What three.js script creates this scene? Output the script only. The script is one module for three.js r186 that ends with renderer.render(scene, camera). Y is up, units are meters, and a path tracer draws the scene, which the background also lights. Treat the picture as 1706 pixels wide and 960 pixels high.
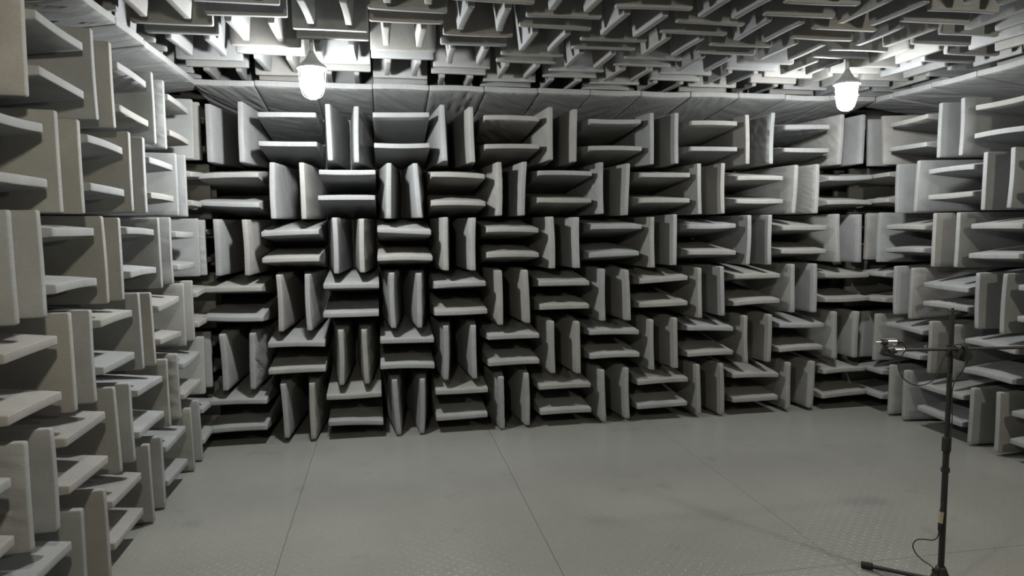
import * as THREE from 'three';
import { mergeGeometries, toCreasedNormals } from 'three/addons/utils/BufferGeometryUtils.js';
import { RoundedBoxGeometry } from 'three/addons/geometries/RoundedBoxGeometry.js';

// ---------------------------------------------------------------- camera, light levels, exposure
// All layout below is in wedge modules (one module = 0.4 m): x from the left wall's wedge tips,
// y from the underside of the lowest wedge row, z from the end wall's wedge tips towards the camera.
const M = 0.4;
const FLOOR = -0.06;
const P = (x, y, z) => new THREE.Vector3((x - 6.5) * M, (y - FLOOR) * M, z * M);

const scene = new THREE.Scene();
scene.background = new THREE.Color(0x000000);
const camera = new THREE.PerspectiveCamera(2 * Math.atan(480 / 1158.25) * 180 / Math.PI, 1706 / 960, 0.05, 40);
const EYE = P(3.1582, 3.8053, 12.808), TILT = new THREE.Euler(-0.0875, -0.1787, -0.0100, 'YXZ');
camera.position.copy(EYE);
camera.rotation.copy(TILT);
const renderer = new THREE.WebGLRenderer({ antialias: true });
renderer.toneMapping = THREE.LinearToneMapping;
renderer.toneMappingExposure = 1.0;
renderer.shadowMap.enabled = true;

// the room's pendant lamps: two over the end of the room in view, two further back beside the camera
const LAMPS = [
  { at: [2.165, 2.08], cd: 12.5, down: 5.0, color: [0.985, 1.0, 0.985], label: 'bright white caged pendant lamp before end wall, on the side opposite the microphone' },
  { at: [10.845, 2.08], cd: 8.0, down: 2.5, color: [0.985, 1.0, 0.985], label: 'bright white caged pendant lamp before end wall, on the microphone stand side' },
  { at: [2.165, 10.0], cd: 10.0, down: 0, color: [1.0, 0.92, 0.74], label: 'warm caged pendant lamp farther from end wall, on the side opposite the microphone stand' },
  { at: [10.845, 10.0], cd: 10.0, down: 0, color: [1.0, 0.92, 0.74], label: 'warm caged pendant lamp farther from end wall, on the microphone stand side' },
];

// wedge tips read off the photograph: hundredths of a module, [across, along] at one end then the other
const MEASURED = {
  B1_0m:[-3,-4,-3,-4], B1_0p:[0,-4,1,1], B1_2m:[-2,0,-4,0], B1_2p:[-6,-3,-4,-3], B1_4m:[1,1,-3,3], B1_1p:[4,2,5,2], B1_1m:[4,2,4,2],
  B1_3p:[7,-2,9,0], B1_3m:[3,-1,4,0], B2_1m:[-2,-2,-1,-2], B2_1p:[0,-3,-1,-2], B2_3m:[-3,-3,0,-2], B2_3p:[4,-2,-3,-2], B2_2p:[6,2,6,2],
  B2_2m:[10,-1,10,0], B1_6m:[-2,4,-2,3], B1_6p:[-6,1,-4,0], B1_8m:[-3,-3,-4,-4], B1_8p:[-2,-1,-3,-3], B1_10m:[-4,-1,-7,-4], B1_5p:[6,-2,5,3],
  B1_7p:[3,-2,4,1], B1_9p:[3,1,3,-1], B1_5m:[3,-1,4,3], B1_7m:[2,-2,2,3], B1_9m:[3,0,3,0], B2_5m:[0,1,0,1], B2_5p:[-6,1,-1,2],
  B2_7m:[-3,3,-4,2], B2_7p:[-4,0,0,0], B2_9m:[-3,1,-6,1], B2_9p:[-4,2,-5,2], B2_6p:[6,-1,5,4], B2_8p:[3,-1,3,2], B2_6m:[5,-2,4,3],
  B2_8m:[3,-2,3,2], B3_8m:[1,-2,-1,-2], B3_8p:[-4,2,-4,3], B3_7p:[4,3,4,4], B3_9p:[3,-2,4,0], B4_1m:[3,-2,2,1], B4_1p:[3,-2,2,1],
  B4_3m:[1,-3,0,0], B4_3p:[-1,-4,0,-2], B4_2p:[3,3,2,3], B4_2m:[0,1,0,1], B5_0m:[5,-4,2,-2], B5_0p:[2,-4,4,-2], B5_2m:[5,-4,6,-2],
  B5_2p:[1,-4,-2,-3], B5_4m:[-5,-4,-3,-1], B5_4p:[0,-4,-1,-2], B5_1p:[0,4,-2,4], B5_1m:[1,3,2,4], B6_1m:[6,4,2,4], B6_1p:[3,-2,3,3],
  B6_3m:[6,-3,0,2], B6_3p:[-1,-3,2,1], B6_2p:[0,2,1,2], B6_2m:[1,4,-3,4], B6_4p:[-1,0,-1,0], B4_5m:[0,-4,-1,0], B4_5p:[3,-2,-1,0],
  B4_7m:[1,-3,0,-1], B4_7p:[3,-4,-2,-4], B4_9m:[1,-4,-2,-3], B4_9p:[0,-1,-4,-1], B5_6m:[1,-1,-1,1], B5_6p:[2,-4,0,-2], B5_8m:[2,-4,-1,-3],
  B5_8p:[2,-3,-1,-1], B6_5m:[1,-4,0,-2], B6_5p:[0,0,-1,3], B6_7m:[3,-2,-1,2], B6_7p:[2,1,-1,4], B6_9m:[2,0,-3,4], B6_9p:[2,-3,-2,4],
  B6_6p:[-2,-2,-2,2], B6_8p:[-3,-3,-1,3], B6_6m:[-2,0,-2,3], B6_8m:[-2,-4,0,2], L1_0m:[-4,-2,3,-2], L1_1p:[3,-4,-2,3], L1_1m:[0,-4,-3,-3],
  L1_2m:[1,0,0,-1], L1_2p:[0,-2,1,-2], L1_3p:[4,-4,1,0], L1_3m:[3,-3,-1,1], L1_4m:[2,3,-1,2], L1_4p:[3,1,2,1], L1_5p:[5,-4,1,1],
  L1_5m:[4,-4,-1,-4], L2_1m:[-7,2,-6,-2], L2_1p:[-7,1,-6,1], L2_2p:[1,-4,-1,1], L2_2m:[3,-4,2,-2], L2_3m:[-3,4,-2,4], L2_3p:[-1,3,1,4],
  L2_4p:[5,-4,2,-1], L2_4m:[3,-4,1,-3], L2_5m:[0,-2,0,-2], L2_5p:[1,-2,1,-3], L3_6p:[3,1,2,1], L3_5p:[5,0,5,0], L3_5m:[0,0,0,0],
  L3_4m:[1,-2,-3,-2], L3_4p:[-2,-3,-2,-3], L3_3p:[6,-4,3,-1], L3_3m:[1,0,1,0], L3_2m:[-4,-1,-6,-1], L3_0m:[1,2,4,1], L4_5m:[3,-1,2,1],
  L4_5p:[2,-4,2,-2], L4_3m:[3,2,-1,3], L4_3p:[1,-2,-5,-1], L4_4p:[4,0,4,0], L4_4m:[1,0,1,0], L5_4m:[10,-2,2,3], L5_4p:[5,-4,2,-3],
  L5_2m:[0,-1,-2,-1], L5_2p:[2,-4,-2,-2], L6_3m:[11,-4,5,4], L6_3p:[9,-4,7,-1], L6_1m:[11,-4,3,1], L6_1p:[11,-4,2,2], L6_5p:[11,-4,9,-1],
  R1_0m:[11,-2,4,-4], R1_0p:[9,-3,0,-4], R1_1p:[-1,-4,2,-4], R1_1m:[1,-4,0,-4], R1_2m:[-1,-3,0,-4], R1_2p:[-1,-4,-1,-4], R1_3p:[-1,0,-1,0],
  R1_3m:[1,0,1,0], R2_1m:[-1,-1,-2,-4], R2_1p:[-2,1,3,-2], R2_2p:[-1,2,0,4], R2_2m:[2,3,4,4], R2_3m:[0,0,1,-2], R2_3p:[0,2,3,0],
  R3_0m:[9,4,11,3], R3_0p:[0,1,2,3], R3_1p:[-2,-4,-3,-1], R3_1m:[1,-4,4,-3], R3_2m:[-4,-1,-3,-1], R3_2p:[-1,1,1,-1], R3_3p:[-1,2,-1,2],
  R3_3m:[-2,0,1,-1], R4_1m:[4,0,2,-3], R4_1p:[-5,-4,-2,-4], R4_2p:[-9,1,-11,4], R4_2m:[5,1,5,4], R4_3m:[-1,-1,-3,-4], R4_3p:[-1,-2,1,-2],
  R5_0m:[0,-4,3,-4], R5_0p:[-1,-3,2,-4], R5_1p:[3,3,0,4], R6_1m:[-2,-2,-1,-1], R6_1p:[-11,-3,-10,-4], R6_2p:[0,-4,0,4], R6_2m:[5,-3,1,4],
  R6_3m:[-5,-3,-3,-3], R6_3p:[0,-1,-1,2],
};

// ---------------------------------------------------------------- helpers
function rng(seed) {
  let s = seed >>> 0;
  return () => { s = (s + 0x6D2B79F5) | 0; let t = Math.imul(s ^ (s >>> 15), 1 | s); t = (t + Math.imul(t ^ (t >>> 7), 61 | t)) ^ t; return ((t ^ (t >>> 14)) >>> 0) / 4294967296; };
}
const hash2 = (x, y, s) => { let h = Math.imul(x | 0, 374761393) ^ Math.imul(y | 0, 668265263) ^ Math.imul(s | 0, 2147483647 ^ 961748927); h = Math.imul(h ^ (h >>> 13), 1274126177); return ((h ^ (h >>> 16)) >>> 0) / 4294967296; };
function noise2(x, y, s, per = 0) {
  const xi = Math.floor(x), yi = Math.floor(y), fx = x - xi, fy = y - yi;
  const w = (v) => per ? ((v % per) + per) % per : v;
  const u = fx * fx * (3 - 2 * fx), v = fy * fy * (3 - 2 * fy);
  const a = hash2(w(xi), w(yi), s), b = hash2(w(xi + 1), w(yi), s), c = hash2(w(xi), w(yi + 1), s), d = hash2(w(xi + 1), w(yi + 1), s);
  return a + (b - a) * u + (c - a) * v + (a - b - c + d) * u * v;
}
const fbm = (x, y, s, o = 4, per = 0) => { let r = 0, a = 0.5, n = 0; for (let i = 0; i < o; i++) { r += a * noise2(x, y, s + i * 17, per); n += a; x *= 2; y *= 2; per *= 2; a *= 0.5; } return r / n; };
function texture(n, fn, srgb, rep = 1) {
  const d = new Uint8Array(n * n * 4);
  for (let y = 0; y < n; y++) for (let x = 0; x < n; x++) {
    const c = fn(x / n, y / n, x, y), i = (y * n + x) * 4;
    if (typeof c === 'number') d[i] = d[i + 1] = d[i + 2] = Math.max(0, Math.min(255, c * 255));
    else for (let k = 0; k < 3; k++) d[i + k] = Math.max(0, Math.min(255, c[k] * 255));
    d[i + 3] = 255;
  }
  const t = new THREE.DataTexture(d, n, n, THREE.RGBAFormat);
  t.wrapS = t.wrapT = THREE.RepeatWrapping; t.magFilter = THREE.LinearFilter; t.minFilter = THREE.LinearMipmapLinearFilter; t.generateMipmaps = true;
  if (srgb) t.colorSpace = THREE.SRGBColorSpace;
  t.repeat.set(rep, rep); t.needsUpdate = true;
  return t;
}
const taken = new Map();
function numbered(name) { const n = taken.get(name) || 0; taken.set(name, n + 1); return n ? `${name}_${String(n).padStart(3, '0')}` : name; }
function shade(o) { o.traverse((m) => { if (m.isMesh) { m.castShadow = true; m.receiveShadow = true; } }); return o; }
function thing(name, label, category, pos, group) {
  const o = new THREE.Group(); o.name = numbered(name); o.position.copy(pos); scene.add(o);
  o.userData = { label, category }; if (group) o.userData.group = group;
  return o;
}
function part(name, geo, mat, parent) { const m = new THREE.Mesh(geo, mat); m.name = name; m.castShadow = m.receiveShadow = true; parent.add(m); return m; }
function struct(name, geo, mat, label, category) {
  const m = new THREE.Mesh(geo, mat); m.name = name; m.castShadow = m.receiveShadow = true;
  m.userData = { kind: 'structure', label, category }; scene.add(m); return m;
}
const ORD = ['', 'first', 'second', 'third', 'fourth', 'fifth', 'sixth', 'seventh', 'eighth', 'ninth', 'tenth', 'eleventh', 'twelfth', 'thirteenth', 'fourteenth', 'fifteenth', 'sixteenth', 'seventeenth'];

// ---------------------------------------------------------------- materials
const weave = texture(512, (u, v, x, y) => {
  const th = 0.5 + 0.25 * Math.sin(x * Math.PI / 2) * Math.cos(y * Math.PI / 2);
  return 0.55 * th + 0.45 * fbm(u * 24, v * 24, 5, 3, 24);
}, false, 2.2);
const mottle = texture(512, (u, v) => {
  const n = fbm(u * 6, v * 6, 11, 5, 6), g = noise2(u * 256, v * 256, 3, 256);
  const k = 0.90 + 0.14 * (n - 0.5) + 0.07 * (g - 0.5);
  return [k, k, k];
}, true, 1.3);
// undyed-looking grey glass-cloth covers: batches differ slightly in hue
const cloth = [
  [0.234, 0.241, 0.242], [0.222, 0.231, 0.231], [0.238, 0.240, 0.231], [0.230, 0.232, 0.217], [0.238, 0.231, 0.220], [0.231, 0.237, 0.243],
].map((c) => new THREE.MeshStandardMaterial({ color: new THREE.Color().setRGB(...c), map: mottle, bumpMap: weave, bumpScale: 0.0006, roughness: 0.92 }));
const baseMat = new THREE.MeshStandardMaterial({ color: new THREE.Color().setRGB(0.234, 0.238, 0.236), map: mottle, roughness: 0.95 });
const shellMat = new THREE.MeshStandardMaterial({ color: new THREE.Color().setRGB(0.234, 0.236, 0.234), map: mottle, roughness: 0.95 });
const blackPaint = new THREE.MeshStandardMaterial({ color: new THREE.Color().setRGB(0.007, 0.007, 0.0075), roughness: 0.55, metalness: 0.0 });
const blackRubber = new THREE.MeshStandardMaterial({ color: new THREE.Color().setRGB(0.007, 0.007, 0.007), roughness: 0.8 });
const steel = new THREE.MeshStandardMaterial({ color: new THREE.Color().setRGB(0.62, 0.62, 0.62), roughness: 0.28, metalness: 1 });
const connector = new THREE.MeshStandardMaterial({ color: new THREE.Color().setRGB(0.36, 0.31, 0.22), roughness: 0.45, metalness: 0.3 });
const lampMetal = new THREE.MeshStandardMaterial({ color: new THREE.Color().setRGB(0.36, 0.38, 0.38), roughness: 0.5, metalness: 0.2 });

// ---------------------------------------------------------------- room shell
const SX0 = -2.45, SX1 = 15.48, SZ0 = -2.42, SZ1 = 16.4, CEIL = 6.488, WL = 2.0, BT = 0.3;
const TOP = CEIL + WL + BT + 0.1;
function slab(x0, x1, y0, y1, z0, z1) {
  const a = P(x0, y0, z0), b = P(x1, y1, z1);
  const g = new THREE.BoxGeometry(b.x - a.x, b.y - a.y, b.z - a.z); g.translate((a.x + b.x) / 2, (a.y + b.y) / 2, (a.z + b.z) / 2); return g;
}
struct('wall_back', slab(SX0 - 0.3, SX1 + 0.3, FLOOR - 0.3, TOP + 0.3, SZ0 - 0.3, SZ0), shellMat, 'grey end wall that carries the foam wedges under the two lamps', 'wall');
struct('wall_left', slab(SX0 - 0.3, SX0, FLOOR - 0.3, TOP + 0.3, SZ0, SZ1), shellMat, 'grey side wall behind the wedges opposite the microphone stand', 'wall');
struct('wall_right', slab(SX1, SX1 + 0.3, FLOOR - 0.3, TOP + 0.3, SZ0, SZ1), shellMat, 'grey side wall behind the wedges beside the microphone stand', 'wall');
struct('wall_front', slab(SX0 - 0.3, SX1 + 0.3, FLOOR - 0.3, TOP + 0.3, SZ1, SZ1 + 0.3), baseMat, 'plain wall across the room from the end wall', 'wall');
struct('ceiling', slab(SX0, SX1, TOP, TOP + 0.3, SZ0, SZ1), shellMat, 'grey ceiling slab above the hanging wedges', 'ceiling');

// floor: grey painted tread plates with hairline joints
const TREAD = 0.03;
const treadTex = texture(1024, (u, v, x, y) => {       // one tile is 16 lozenges each way
  const n = 16, cx = u * n, cy = v * n, i = Math.floor(cx), j = Math.floor(cy);
  const fx = cx - i - 0.5, fy = cy - j - 0.5, s = (i + j) % 2 ? 1 : -1;
  const a = (fx + s * fy) * Math.SQRT1_2, b = (fx - s * fy) * Math.SQRT1_2;
  const r = Math.hypot(a / 0.42, b / 0.13);
  return Math.max(0, Math.min(1, (1 - r) * 2.2)) * 0.9 + 0.1 * noise2(u * 64, v * 64, 2, 64);
}, false, 1 / (16 * TREAD));
const floorTint = texture(1024, (u, v) => {
  const n = fbm(u * 5, v * 5, 31, 5, 5), m = fbm(u * 14, v * 14, 77, 4, 14), g = noise2(u * 512, v * 512, 9, 512);
  let k = 0.90 + 0.10 * (n - 0.5) + 0.05 * (g - 0.5);
  if (m > 0.72) k -= (m - 0.72) * 0.4;                // scuffs and trodden dirt
  return [k, k * 0.998, k * 0.985];
}, true, 0.38);
const floorRough = texture(512, (u, v) => { const n = fbm(u * 7, v * 7, 61, 4, 7); return 0.78 + 0.3 * (n - 0.5); }, false, 0.5);
const floorMat = new THREE.MeshStandardMaterial({ color: new THREE.Color().setRGB(0.246, 0.246, 0.237), map: floorTint, roughnessMap: floorRough, roughness: 0.40, bumpMap: treadTex, bumpScale: 0.0008 });
const floorEdge = new THREE.MeshStandardMaterial({ color: new THREE.Color().setRGB(0.20, 0.20, 0.195), roughness: 0.8 });
const floor = new THREE.Group(); floor.name = 'floor'; scene.add(floor);
floor.userData = { kind: 'structure', label: 'grey painted steel tread plate floor with fine joints', category: 'floor' };
part('subfloor', slab(SX0, SX1, FLOOR - 0.3, FLOOR - 0.02, SZ0, SZ1), floorEdge, floor);
{
  const xs = [SX0], zs = [SZ0, -0.27, 5.985, 12.24, SZ1], gap = 0.0035;
  for (let k = -1; k < 5; k++) { const x = 1.84 + 3.17 * k; if (x > SX0 + 0.2 && x < 11) xs.push(x); }
  xs.push(SX1);
  for (let i = 0; i + 1 < xs.length; i++) for (let j = 0; j + 1 < zs.length; j++) {
    const x0 = xs[i] + (i ? gap : 0), x1 = xs[i + 1] - (i + 2 < xs.length ? gap : 0), z0 = zs[j] + (j ? gap : 0), z1 = zs[j + 1] - (j + 2 < zs.length ? gap : 0);
    const g = slab(x0, x1, FLOOR - 0.02, FLOOR, z0, z1), ps = g.attributes.position, uv = g.attributes.uv;
    for (let k = 0; k < ps.count; k++) uv.setXY(k, ps.getX(k), ps.getZ(k));
    part('floor_plate', g, floorMat, floor);
  }
}

// ---------------------------------------------------------------- foam wedges
// One cloth-covered blade: a truncated wedge swept along l, tip at out = BT + WL.
// tip = [w0, l0, w1, l1] shifts its two tip ends; wr = depth of cloth wrinkles (modules).
const HB = 0.236, HT = 0.043, HALF = 0.492;
function bladeGeometry(upright, wc, tip, seed, wr, shape = {}) {
  const r = rng(seed), ND = wr > 0.017 ? 22 : 9, NL = wr > 0.017 ? 26 : 12, rad = 0.010;
  const b = shape.half || HALF, tipLo = shape.tipLo ?? -HT, tipHi = shape.tipHi ?? HT, baseLo = shape.baseLo ?? -HB, baseHi = shape.baseHi ?? HB;
  const prof = [];                                      // [across, out, side]
  for (let k = 0; k <= ND; k++) { const t = k / ND; prof.push([baseLo + (tipLo - baseLo) * t, t * (WL - rad), -1]); }
  for (let k = 1; k <= 3; k++) { const a = k / 3 * Math.PI / 2; prof.push([tipLo + rad * (1 - Math.cos(a)), WL - rad + rad * Math.sin(a), 0]); }
  prof.push([(tipLo + tipHi) / 2, WL, 0]);
  for (let k = 3; k >= 1; k--) { const a = k / 3 * Math.PI / 2; prof.push([tipHi - rad * (1 - Math.cos(a)), WL - rad + rad * Math.sin(a), 0]); }
  for (let k = ND; k >= 0; k--) { const t = k / ND; prof.push([baseHi + (tipHi - baseHi) * t, t * (WL - rad), 1]); }
  const st = [[-b, 1], [-b + 0.006, 0.35], [-b + 0.018, 0]];
  for (let k = 1; k < NL; k++) st.push([-b + 0.018 + (2 * b - 0.036) * k / NL, 0]);
  st.push([b - 0.018, 0], [b - 0.006, 0.35], [b, 1]);
  const ang = (r() - 0.5) * 2.4, ca = Math.cos(ang), sa = Math.sin(ang), fq = (wr > 0.017 ? 7 : 5) + 6 * r(), so = Math.floor(r() * 1e6), off = [r() * 3, r() * 3];
  const bow = [(r() - 0.5) * 0.03, (r() - 0.5) * 0.03];
  const pos = [], uv = [], idx = [], K = prof.length, put = (w, l, o) => upright ? pos.push(w + wc, l, o + BT) : pos.push(l, w + wc, o + BT);
  st.forEach(([l, e], j) => {
    prof.forEach(([w, o, side], k) => {
      const f = (l / b + 1) / 2, d = o / WL, mid = (tipLo + tipHi) / 2;
      let ww = w, oo = o;
      if (side) {
        const q1 = (l * ca + o * sa) * fq, q2 = (-l * sa + o * ca) * 1.1;
        const n = fbm(q1, q2, so + (side > 0 ? 7 : 0), 2);
        const fade = Math.min(1, (1 - d) * 14) * Math.min(1, (1 - Math.abs(l) / b) * 12);
        ww += side * wr * (0.5 - Math.abs(2 * n - 1)) * fade;
        ww += side * 0.010 * (1 - (l / b) ** 2) * Math.sin(Math.PI * d);      // stuffing bulge
      } else oo += bow[1] * 0.3 * Math.sin(f * Math.PI);
      const c = mid + (baseLo + baseHi - tipLo - tipHi) / 2 * (1 - d);
      ww += (c - ww) * 0.05 * e * (0.4 + 0.6 * (1 - d)) + Math.sign(c - ww) * 0.006 * e;
      oo -= 0.012 * e * d;
      const dw = tip[0] * (1 - f) + tip[2] * f, dl = tip[1] * (1 - f) + tip[3] * f;
      put(ww + dw * d + bow[0] * d * Math.sin(f * Math.PI), l + dl * d, oo);
      uv.push((l + off[0]) * M, (k < K / 2 ? o : 2 * WL - o) * M + off[1]);
    });
  });
  const tri = (a, c, e) => upright ? idx.push(a, e, c) : idx.push(a, c, e);
  for (let j = 0; j + 1 < st.length; j++) for (let k = 0; k + 1 < K; k++) { const a = j * K + k; tri(a, a + 1, a + K); tri(a + 1, a + K + 1, a + K); }
  for (const j of [0, st.length - 1]) {                 // end caps, paired across the profile
    for (let k = 0; k < (K - 1) / 2; k++) {
      const a = j * K + k, c = j * K + K - 1 - k, a1 = a + 1, c1 = c - 1;
      if (j) { tri(a, a1, c); if (a1 !== c1) tri(a1, c1, c); } else { tri(a, c, a1); if (a1 !== c1) tri(a1, c, c1); }
    }
  }
  let g = new THREE.BufferGeometry();
  g.setAttribute('position', new THREE.Float32BufferAttribute(pos.map((v) => v * M), 3));
  g.setAttribute('uv', new THREE.Float32BufferAttribute(uv, 2));
  g.setIndex(idx);
  return toCreasedNormals(g, 0.62);
}
const blockGeo = new THREE.BoxGeometry(0.985 * M, 0.985 * M, BT * M); blockGeo.translate(0, 0, BT * M / 2);
const headerBlockGeo = new THREE.BoxGeometry(0.985 * M, 0.40 * M, BT * M); headerBlockGeo.translate(0, 0.19 * M, BT * M / 2);

const WALLS = {
  B: { pos: (u, y) => P(u, y, -(WL + BT)), turn: [0, 0, 0] },
  L: { pos: (u, y) => P(0.049 - (WL + BT), y, u), turn: [0, Math.PI / 2, 0] },
  R: { pos: (u, y) => P(13.031 + (WL + BT), y, u), turn: [0, -Math.PI / 2, 0] },
  C: { pos: (u, z) => P(u, CEIL + WL + BT, z), turn: [Math.PI / 2, 0, 0] },
};
// covers that hang visibly creased in the photograph
const CREASED = { B2_1m: 0.05, R4_1p: 0.07, R4_2m: 0.06, B1_1p: 0.03, B1_5p: 0.035, L1_3p: 0.05, L1_3m: 0.04, L1_2p: 0.06, B1_11p: 0.08, B1_11m: 0.05, B1_10p: 0.06, B2_11p: 0.06, B1_12p: 0.035, R1_0m: 0.04, B5_0p: 0.06 };
let seedNo = 100;
function wedgeUnit(wall, u, v, upright, key, label, group) {
  const o = thing('acoustic_wedge', label, 'acoustic wedge', WALLS[wall].pos(u, v), group);
  o.rotation.set(...WALLS[wall].turn);
  part('base_block', blockGeo, baseMat, o);
  for (const s of [-1, 1]) {
    const sd = seedNo++ * 7919, r = rng(sd);
    const m = key && MEASURED[key + (s > 0 ? 'p' : 'm')];
    const tip = m ? m.map((q) => q / 100) : [0, 0, 0, 0].map((_, k) => (r() - 0.5) * (k % 2 ? 0.03 : 0.06));
    const wr = CREASED[key + (s > 0 ? 'p' : 'm')] * 0.6 || (r() < (key ? 0.06 : 0.16) ? 0.028 + 0.016 * r() : 0.004 + 0.012 * r());
    part('blade', bladeGeometry(upright, s * 0.247, tip, sd, wr), cloth[Math.floor(r() * cloth.length)], o);
  }
  return o;
}
const rowName = (row) => `${ORD[7 - row]} row from floor`;
for (let row = 1; row <= 6; row++) for (let i = 0; i < 13; i++) {
  const up = (row + i) % 2 === 1;
  wedgeUnit('B', i + 0.5, 6.5 - row, up, `B${row}_${i}`, `${up ? 'upright' : 'level'} twin-blade grey wedge on end wall, ${rowName(row)}, ${ORD[13 - i]} from stand-side corner`, 'wedges on the end wall');
}
const ZL = -0.46, ZR = -0.587;
for (let row = 1; row <= 6; row++) for (let j = -1; j < 9; j++) {
  const up = (row + j) % 2 === 1;
  wedgeUnit('L', j + 0.5 + ZL, 6.5 - row, up, `L${row}_${j}`, `${up ? 'upright' : 'level'} twin-blade wedge on wall opposite microphone, ${rowName(row)}, ${ORD[j + 2]} from end wall`, 'wedges on the wall opposite the microphone stand');
}
for (let row = 1; row <= 6; row++) for (let j = -1; j < 6; j++) {
  const up = (row + j) % 2 === 1;
  wedgeUnit('R', j + 0.5 + ZR, 6.5 - row, up, `R${row}_${j}`, `${up ? 'upright' : 'level'} twin-blade wedge on wall beside microphone, ${rowName(row)}, ${ORD[j + 2]} from end wall`, 'wedges on the wall beside the microphone stand');
}
// ceiling: columns line up with the end wall's, one more column over each side wall's wedges
for (let i = -2; i < 15; i++) for (let k = -1; k < 9; k++) {
  const across = ((i + k) % 2 + 2) % 2 === 1;
  wedgeUnit('C', i + 0.5, k + 0.5 - 0.902, !across, null, `ceiling wedge with blades ${across ? 'along end wall' : 'pointing at end wall'}, ${ORD[k + 2]} row from it, ${ORD[15 - i]} from microphone-side wall`, 'wedges hanging from the ceiling');
}
// header: one row of single half wedges with a level top along the three walls
function header(wall, u, label) {
  const o = thing('header_wedge', label, 'acoustic wedge', WALLS[wall].pos(u, 6), 'header wedges along the top of the walls');
  o.rotation.set(...WALLS[wall].turn);
  part('base_block', headerBlockGeo, baseMat, o);
  const sd = seedNo++ * 104729, r = rng(sd);
  const g = bladeGeometry(false, 0, [(r() - 0.5) * 0.02, 0, (r() - 0.5) * 0.02, 0], sd, 0.0175 + 0.012 * r(), { half: 0.4955, tipLo: 0.265, tipHi: 0.36, baseLo: 0.01, baseHi: 0.375 });
  part('blade', g, cloth[Math.floor(r() * 2)], o);
}
for (let i = 0; i < 13; i++) header('B', i + 0.5, `flat cloth header panel above end wall wedges, ${ORD[13 - i]} from stand-side corner`);
for (let j = 0; j < 9; j++) header('L', j + 0.5 + ZL, `flat cloth header panel above wall opposite microphone, ${ORD[j + 1]} from end wall`);
for (let j = 0; j < 6; j++) header('R', j + 0.5 + ZR, `flat cloth header panel above wall beside microphone, ${ORD[j + 1]} from end wall`);

// ---------------------------------------------------------------- pendant lamps
function tube(points, rad, seg = 24, rs = 8) { return new THREE.TubeGeometry(new THREE.CatmullRomCurve3(points), seg, rad, rs, false); }
const lathe = (pts, n = 32) => new THREE.LatheGeometry(pts.map(([r, y]) => new THREE.Vector2(r, y)), n);
for (const l of LAMPS) {
  const o = thing('pendant_lamp', l.label, 'lamp', P(l.at[0], 5.70, l.at[1]), 'caged pendant lamps');   // origin at the bottom of the globe
  const glow = new THREE.MeshStandardMaterial({ color: 0xffffff, roughness: 0.3, emissive: new THREE.Color().setRGB(...l.color), emissiveIntensity: 6 });
  part('rod', (() => { const h = (TOP - 5.70) * M - 0.262; const g = new THREE.CylinderGeometry(0.0125, 0.0125, h, 14); g.translate(0, 0.262 + h / 2, 0); return g; })(), lampMetal, o);
  part('cap', lathe([[0.0, 0.272], [0.014, 0.272], [0.016, 0.262], [0.022, 0.258], [0.026, 0.246], [0.030, 0.240], [0.038, 0.226], [0.058, 0.206], [0.076, 0.192], [0.084, 0.183], [0.085, 0.172], [0.0, 0.172]]), lampMetal, o);
  part('globe', lathe([[0, 0.006], [0.018, 0.008], [0.036, 0.016], [0.050, 0.032], [0.059, 0.056], [0.064, 0.090], [0.066, 0.125], [0.066, 0.160], [0.060, 0.173], [0, 0.173]]), glow, o);
  const wires = [];
  for (let k = 0; k < 6; k++) {
    const a = k / 6 * Math.PI * 2, q = (r, y) => new THREE.Vector3(Math.cos(a) * r, y, Math.sin(a) * r);
    wires.push(tube([q(0.079, 0.176), q(0.075, 0.12), q(0.068, 0.06), q(0.052, 0.018), q(0.022, 0.0)], 0.0017, 18, 6));
  }
  for (const [rr, y] of [[0.0225, 0.0], [0.0745, 0.10]]) { const t = new THREE.TorusGeometry(rr, 0.0017, 6, 36); t.rotateX(Math.PI / 2); t.translate(0, y, 0); wires.push(t); }
  part('wire_guard', mergeGeometries(wires.map((g) => g.toNonIndexed())), lampMetal, o);
  const light = new THREE.PointLight(new THREE.Color().setRGB(...l.color), l.cd, 0, 2);
  light.name = 'lamp_light'; light.position.set(0, 0.13, 0); light.castShadow = true; light.shadow.radius = 3; light.shadow.mapSize.set(1024, 1024); light.shadow.bias = -0.002;
  o.add(light);
  if (l.down) {                                          // the fitting's reflector throws most of its light downwards
    const s = new THREE.SpotLight(new THREE.Color().setRGB(...l.color), l.down, 0, 1.5, 0.3, 2);
    s.name = 'lamp_downlight'; s.position.set(0, 0.12, 0); s.target.position.set(0, -1, 0); s.castShadow = true; s.shadow.radius = 3; s.shadow.bias = -0.002;
    o.add(s); o.add(s.target); s.target.name = 'lamp_aim';
  }
}

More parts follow.
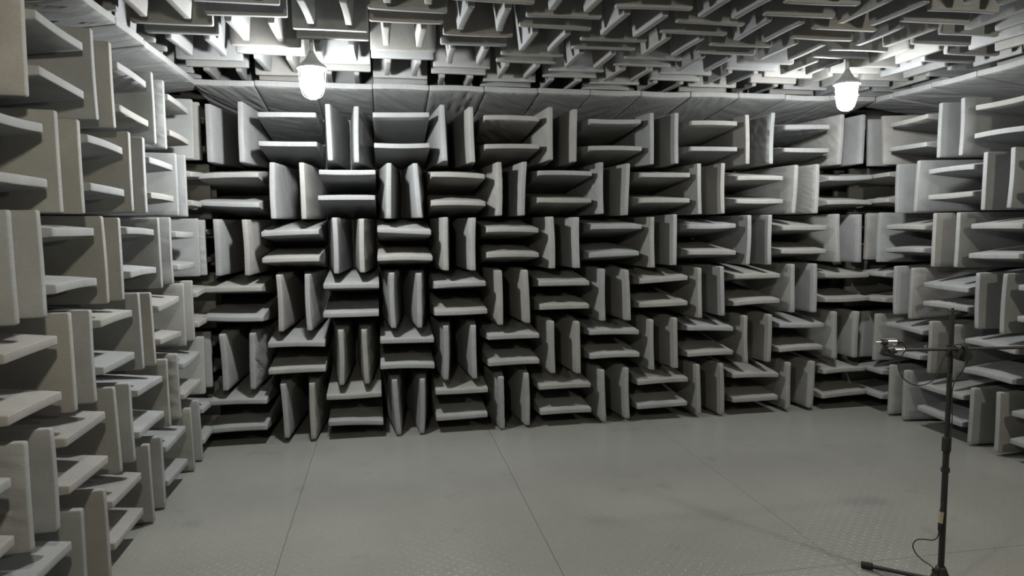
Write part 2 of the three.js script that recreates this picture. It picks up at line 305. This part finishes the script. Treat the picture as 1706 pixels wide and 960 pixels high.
// ---------------------------------------------------------------- microphone on its boom stand
const SB = P(8.81, FLOOR, 6.70);                          // foot of the pole
const Rm = new THREE.Matrix4().makeRotationFromEuler(TILT);
function ray(px, py) { return new THREE.Vector3((px - 853) / 1158.25, -(py - 480) / 1158.25, -1).applyMatrix4(Rm); }
function seen(px, py) {                                   // pixel on the upright plane of the stand (parallel to the end wall), as local metres
  const d = ray(px, py), t = (SB.z - EYE.z) / d.z;
  return EYE.clone().addScaledVector(d, t).sub(SB);
}
const at = (px, py, dz = 0) => { const v = seen(px, py); v.z += dz; return v; };
function rod(a, b, r0, r1 = r0, seg = 16) {
  const d = b.clone().sub(a), g = new THREE.CylinderGeometry(r1, r0, d.length(), seg);
  g.applyQuaternion(new THREE.Quaternion().setFromUnitVectors(new THREE.Vector3(0, 1, 0), d.clone().normalize()));
  g.translate((a.x + b.x) / 2, (a.y + b.y) / 2, (a.z + b.z) / 2); return g;
}
const V3 = (x, y, z) => new THREE.Vector3(x, y, z);
const stand = thing('microphone_stand', 'black tripod microphone stand with a level boom arm', 'microphone stand', SB);
{
  const top = seen(1591, 518).y, clutch = seen(1580, 740).y, clampY = seen(1592, 582).y;
  part('hub', lathe([[0, 0.108], [0.017, 0.108], [0.020, 0.102], [0.026, 0.085], [0.040, 0.050], [0.042, 0.030], [0.032, 0.016], [0, 0.016]], 20), blackPaint, stand);
  part('hub_knob', rod(V3(-0.012, 0.098, 0.004), V3(-0.042, 0.096, 0.012), 0.010, 0.012), blackRubber, stand);
  part('lower_pole', rod(V3(0, 0.09, 0), V3(0, clutch, 0), 0.0120), blackPaint, stand);
  part('collar', rod(V3(0, seen(1577, 786).y, 0), V3(0, seen(1577, 779).y, 0), 0.0165), blackRubber, stand);
  part('clutch', lathe([[0, clutch - 0.032], [0.015, clutch - 0.032], [0.0175, clutch - 0.028], [0.0175, clutch + 0.026], [0.014, clutch + 0.032], [0, clutch + 0.032]], 20), blackRubber, stand);
  part('upper_pole', rod(V3(0, clutch, 0), V3(0, top - 0.012, 0), 0.0098), blackPaint, stand);
  const nut = [rod(V3(0, top - 0.016, 0), V3(0, top + 0.012, 0), 0.006)];
  for (let k = 0; k < 3; k++) { const a = k * 2.094 + 0.3; nut.push(rod(V3(0, top, 0), V3(Math.cos(a) * 0.019, top + 0.002, Math.sin(a) * 0.019), 0.005, 0.004, 8)); }
  part('wing_nut', mergeGeometries(nut), blackPaint, stand);
  // three legs, one towards the wall opposite
  const foot0 = P(8.365, FLOOR, 6.115).sub(SB), a0 = Math.atan2(foot0.z, foot0.x), len = Math.hypot(foot0.x, foot0.z);
  for (let k = 0; k < 3; k++) {
    const a = a0 + [0, 2.3, 4.3][k], e = V3(Math.cos(a) * len, 0.016, Math.sin(a) * len), s = V3(Math.cos(a) * 0.03, 0.042, Math.sin(a) * 0.03);
    const leg = part('leg', rod(s, e, 0.0095), blackPaint, stand);
    const back = e.clone().lerp(s, 0.12);
    const f = rod(back, e.clone().add(e.clone().sub(s).normalize().multiplyScalar(0.012)), 0.0150, 0.0155); part('rubber_foot', f, blackRubber, leg);
  }
  // boom and its clamp
  const bl = at(1489, 581, 0.034), br = at(1792, 575, 0.034);
  part('boom', rod(bl, br, 0.0066), blackPaint, stand);
  part('counterweight', rod(at(1748, 576, 0.034), at(1792, 575, 0.034), 0.021), blackPaint, stand);
  part('boom_clamp', mergeGeometries([
    (() => { const g = new THREE.CylinderGeometry(0.031, 0.031, 0.026, 24); g.rotateX(Math.PI / 2); g.translate(0.018, clampY - 0.010, 0.034); return g; })(),
    (() => { const g = new THREE.CylinderGeometry(0.0165, 0.0165, 0.05, 18); g.translate(0, clampY - 0.004, 0); return g; })(),
    rod(V3(0.004, clampY - 0.006, -0.02), V3(0.004, clampY - 0.006, 0.045), 0.012),
  ]), blackRubber, stand);
  part('clamp_knob', (() => { const g = new THREE.CylinderGeometry(0.018, 0.021, 0.022, 10); g.rotateX(Math.PI / 2); g.translate(0.024, clampY - 0.018, 0.055); return g; })(), blackPaint, stand);
  part('cable_clip', rod(at(1531, 581, 0.034), at(1531, 574, 0.034), 0.004), steel, stand);
  part('boom_end', rod(at(1479, 581, 0.034), at(1496, 581, 0.034), 0.0105), steel, stand);
}
const mic = thing('microphone', 'small black measuring microphone with thin steel tip held on the boom', 'microphone', SB.clone().add(at(1470, 570, 0.034)));
{
  const o = at(1470, 570, 0.034), L = (px, py, dz = 0) => at(px, py, 0.034 + dz).sub(o);
  part('tip', rod(L(1449, 568), L(1463, 567.5), 0.0032), steel, mic);
  part('body', rod(L(1460, 568), L(1487, 567), 0.0125, 0.0115, 20), blackPaint, mic);
  part('metal_band', rod(L(1466.5, 567.6), L(1481, 567.4), 0.0131, 0.0131, 24), steel, mic);
  part('rear_plug', rod(L(1486, 567), L(1491, 567), 0.007), blackPaint, mic);
  part('clip', mergeGeometries([rod(L(1459, 588), L(1466, 574), 0.009, 0.011), rod(L(1460, 586), L(1478, 589), 0.0105, 0.009), rod(L(1470, 584), L(1482, 582), 0.012, 0.0105)]), blackRubber, mic);
}
const cable = thing('microphone_cable', 'thin black cable looping from microphone down the stand', 'cable', SB.clone());
{
  const pole = (py, k = 0.016) => V3(-0.004 + 0.012 * Math.sin(py * 0.021), seen(1585, py).y, k);
  part('lead', tube([at(1491, 567, 0.034), at(1494, 575, 0.05), at(1482, 600, 0.05), at(1484, 617, 0.05), at(1497, 632, 0.05), at(1515, 638, 0.05), at(1535, 632, 0.05), at(1547, 618, 0.05), at(1553, 600, 0.05), at(1561, 585, 0.05), at(1577, 571, 0.05), at(1588, 574, 0.05), at(1596, 592, 0.05), at(1594, 615, 0.03), pole(640), pole(700), pole(740, 0.021), pole(790, 0.021), at(1569, 815, 0.02), at(1567, 838, 0.016)], 0.0022, 220, 6), blackRubber, cable);
  part('plug', rod(at(1563.5, 851, 0.016), at(1567, 834, 0.016), 0.0085, 0.005), blackRubber, cable);
  part('connector_sleeve', rod(at(1561.5, 869, 0.016), at(1563.6, 850, 0.016), 0.0088), connector, cable);
  part('plug', rod(at(1559.5, 882, 0.016), at(1561.5, 868.5, 0.016), 0.0055, 0.0088), blackRubber, cable);
  part('lead', tube([at(1560, 880, 0.016), at(1557, 892, 0.016), at(1551, 897, 0.016), at(1535, 896, 0.016), at(1522, 897, 0.016), at(1516, 905, 0.016), at(1520, 917, 0.014), at(1533, 931, 0.012), at(1548, 942, 0.02), V3(-0.02, 0.05, 0.055), V3(0.06, 0.005, 0.16), V3(0.30, 0.0045, 0.30), V3(0.62, 0.0045, 0.42), V3(0.98, 0.0045, 0.60)], 0.0024, 160, 6), blackRubber, cable);
}
renderer.render(scene, camera);
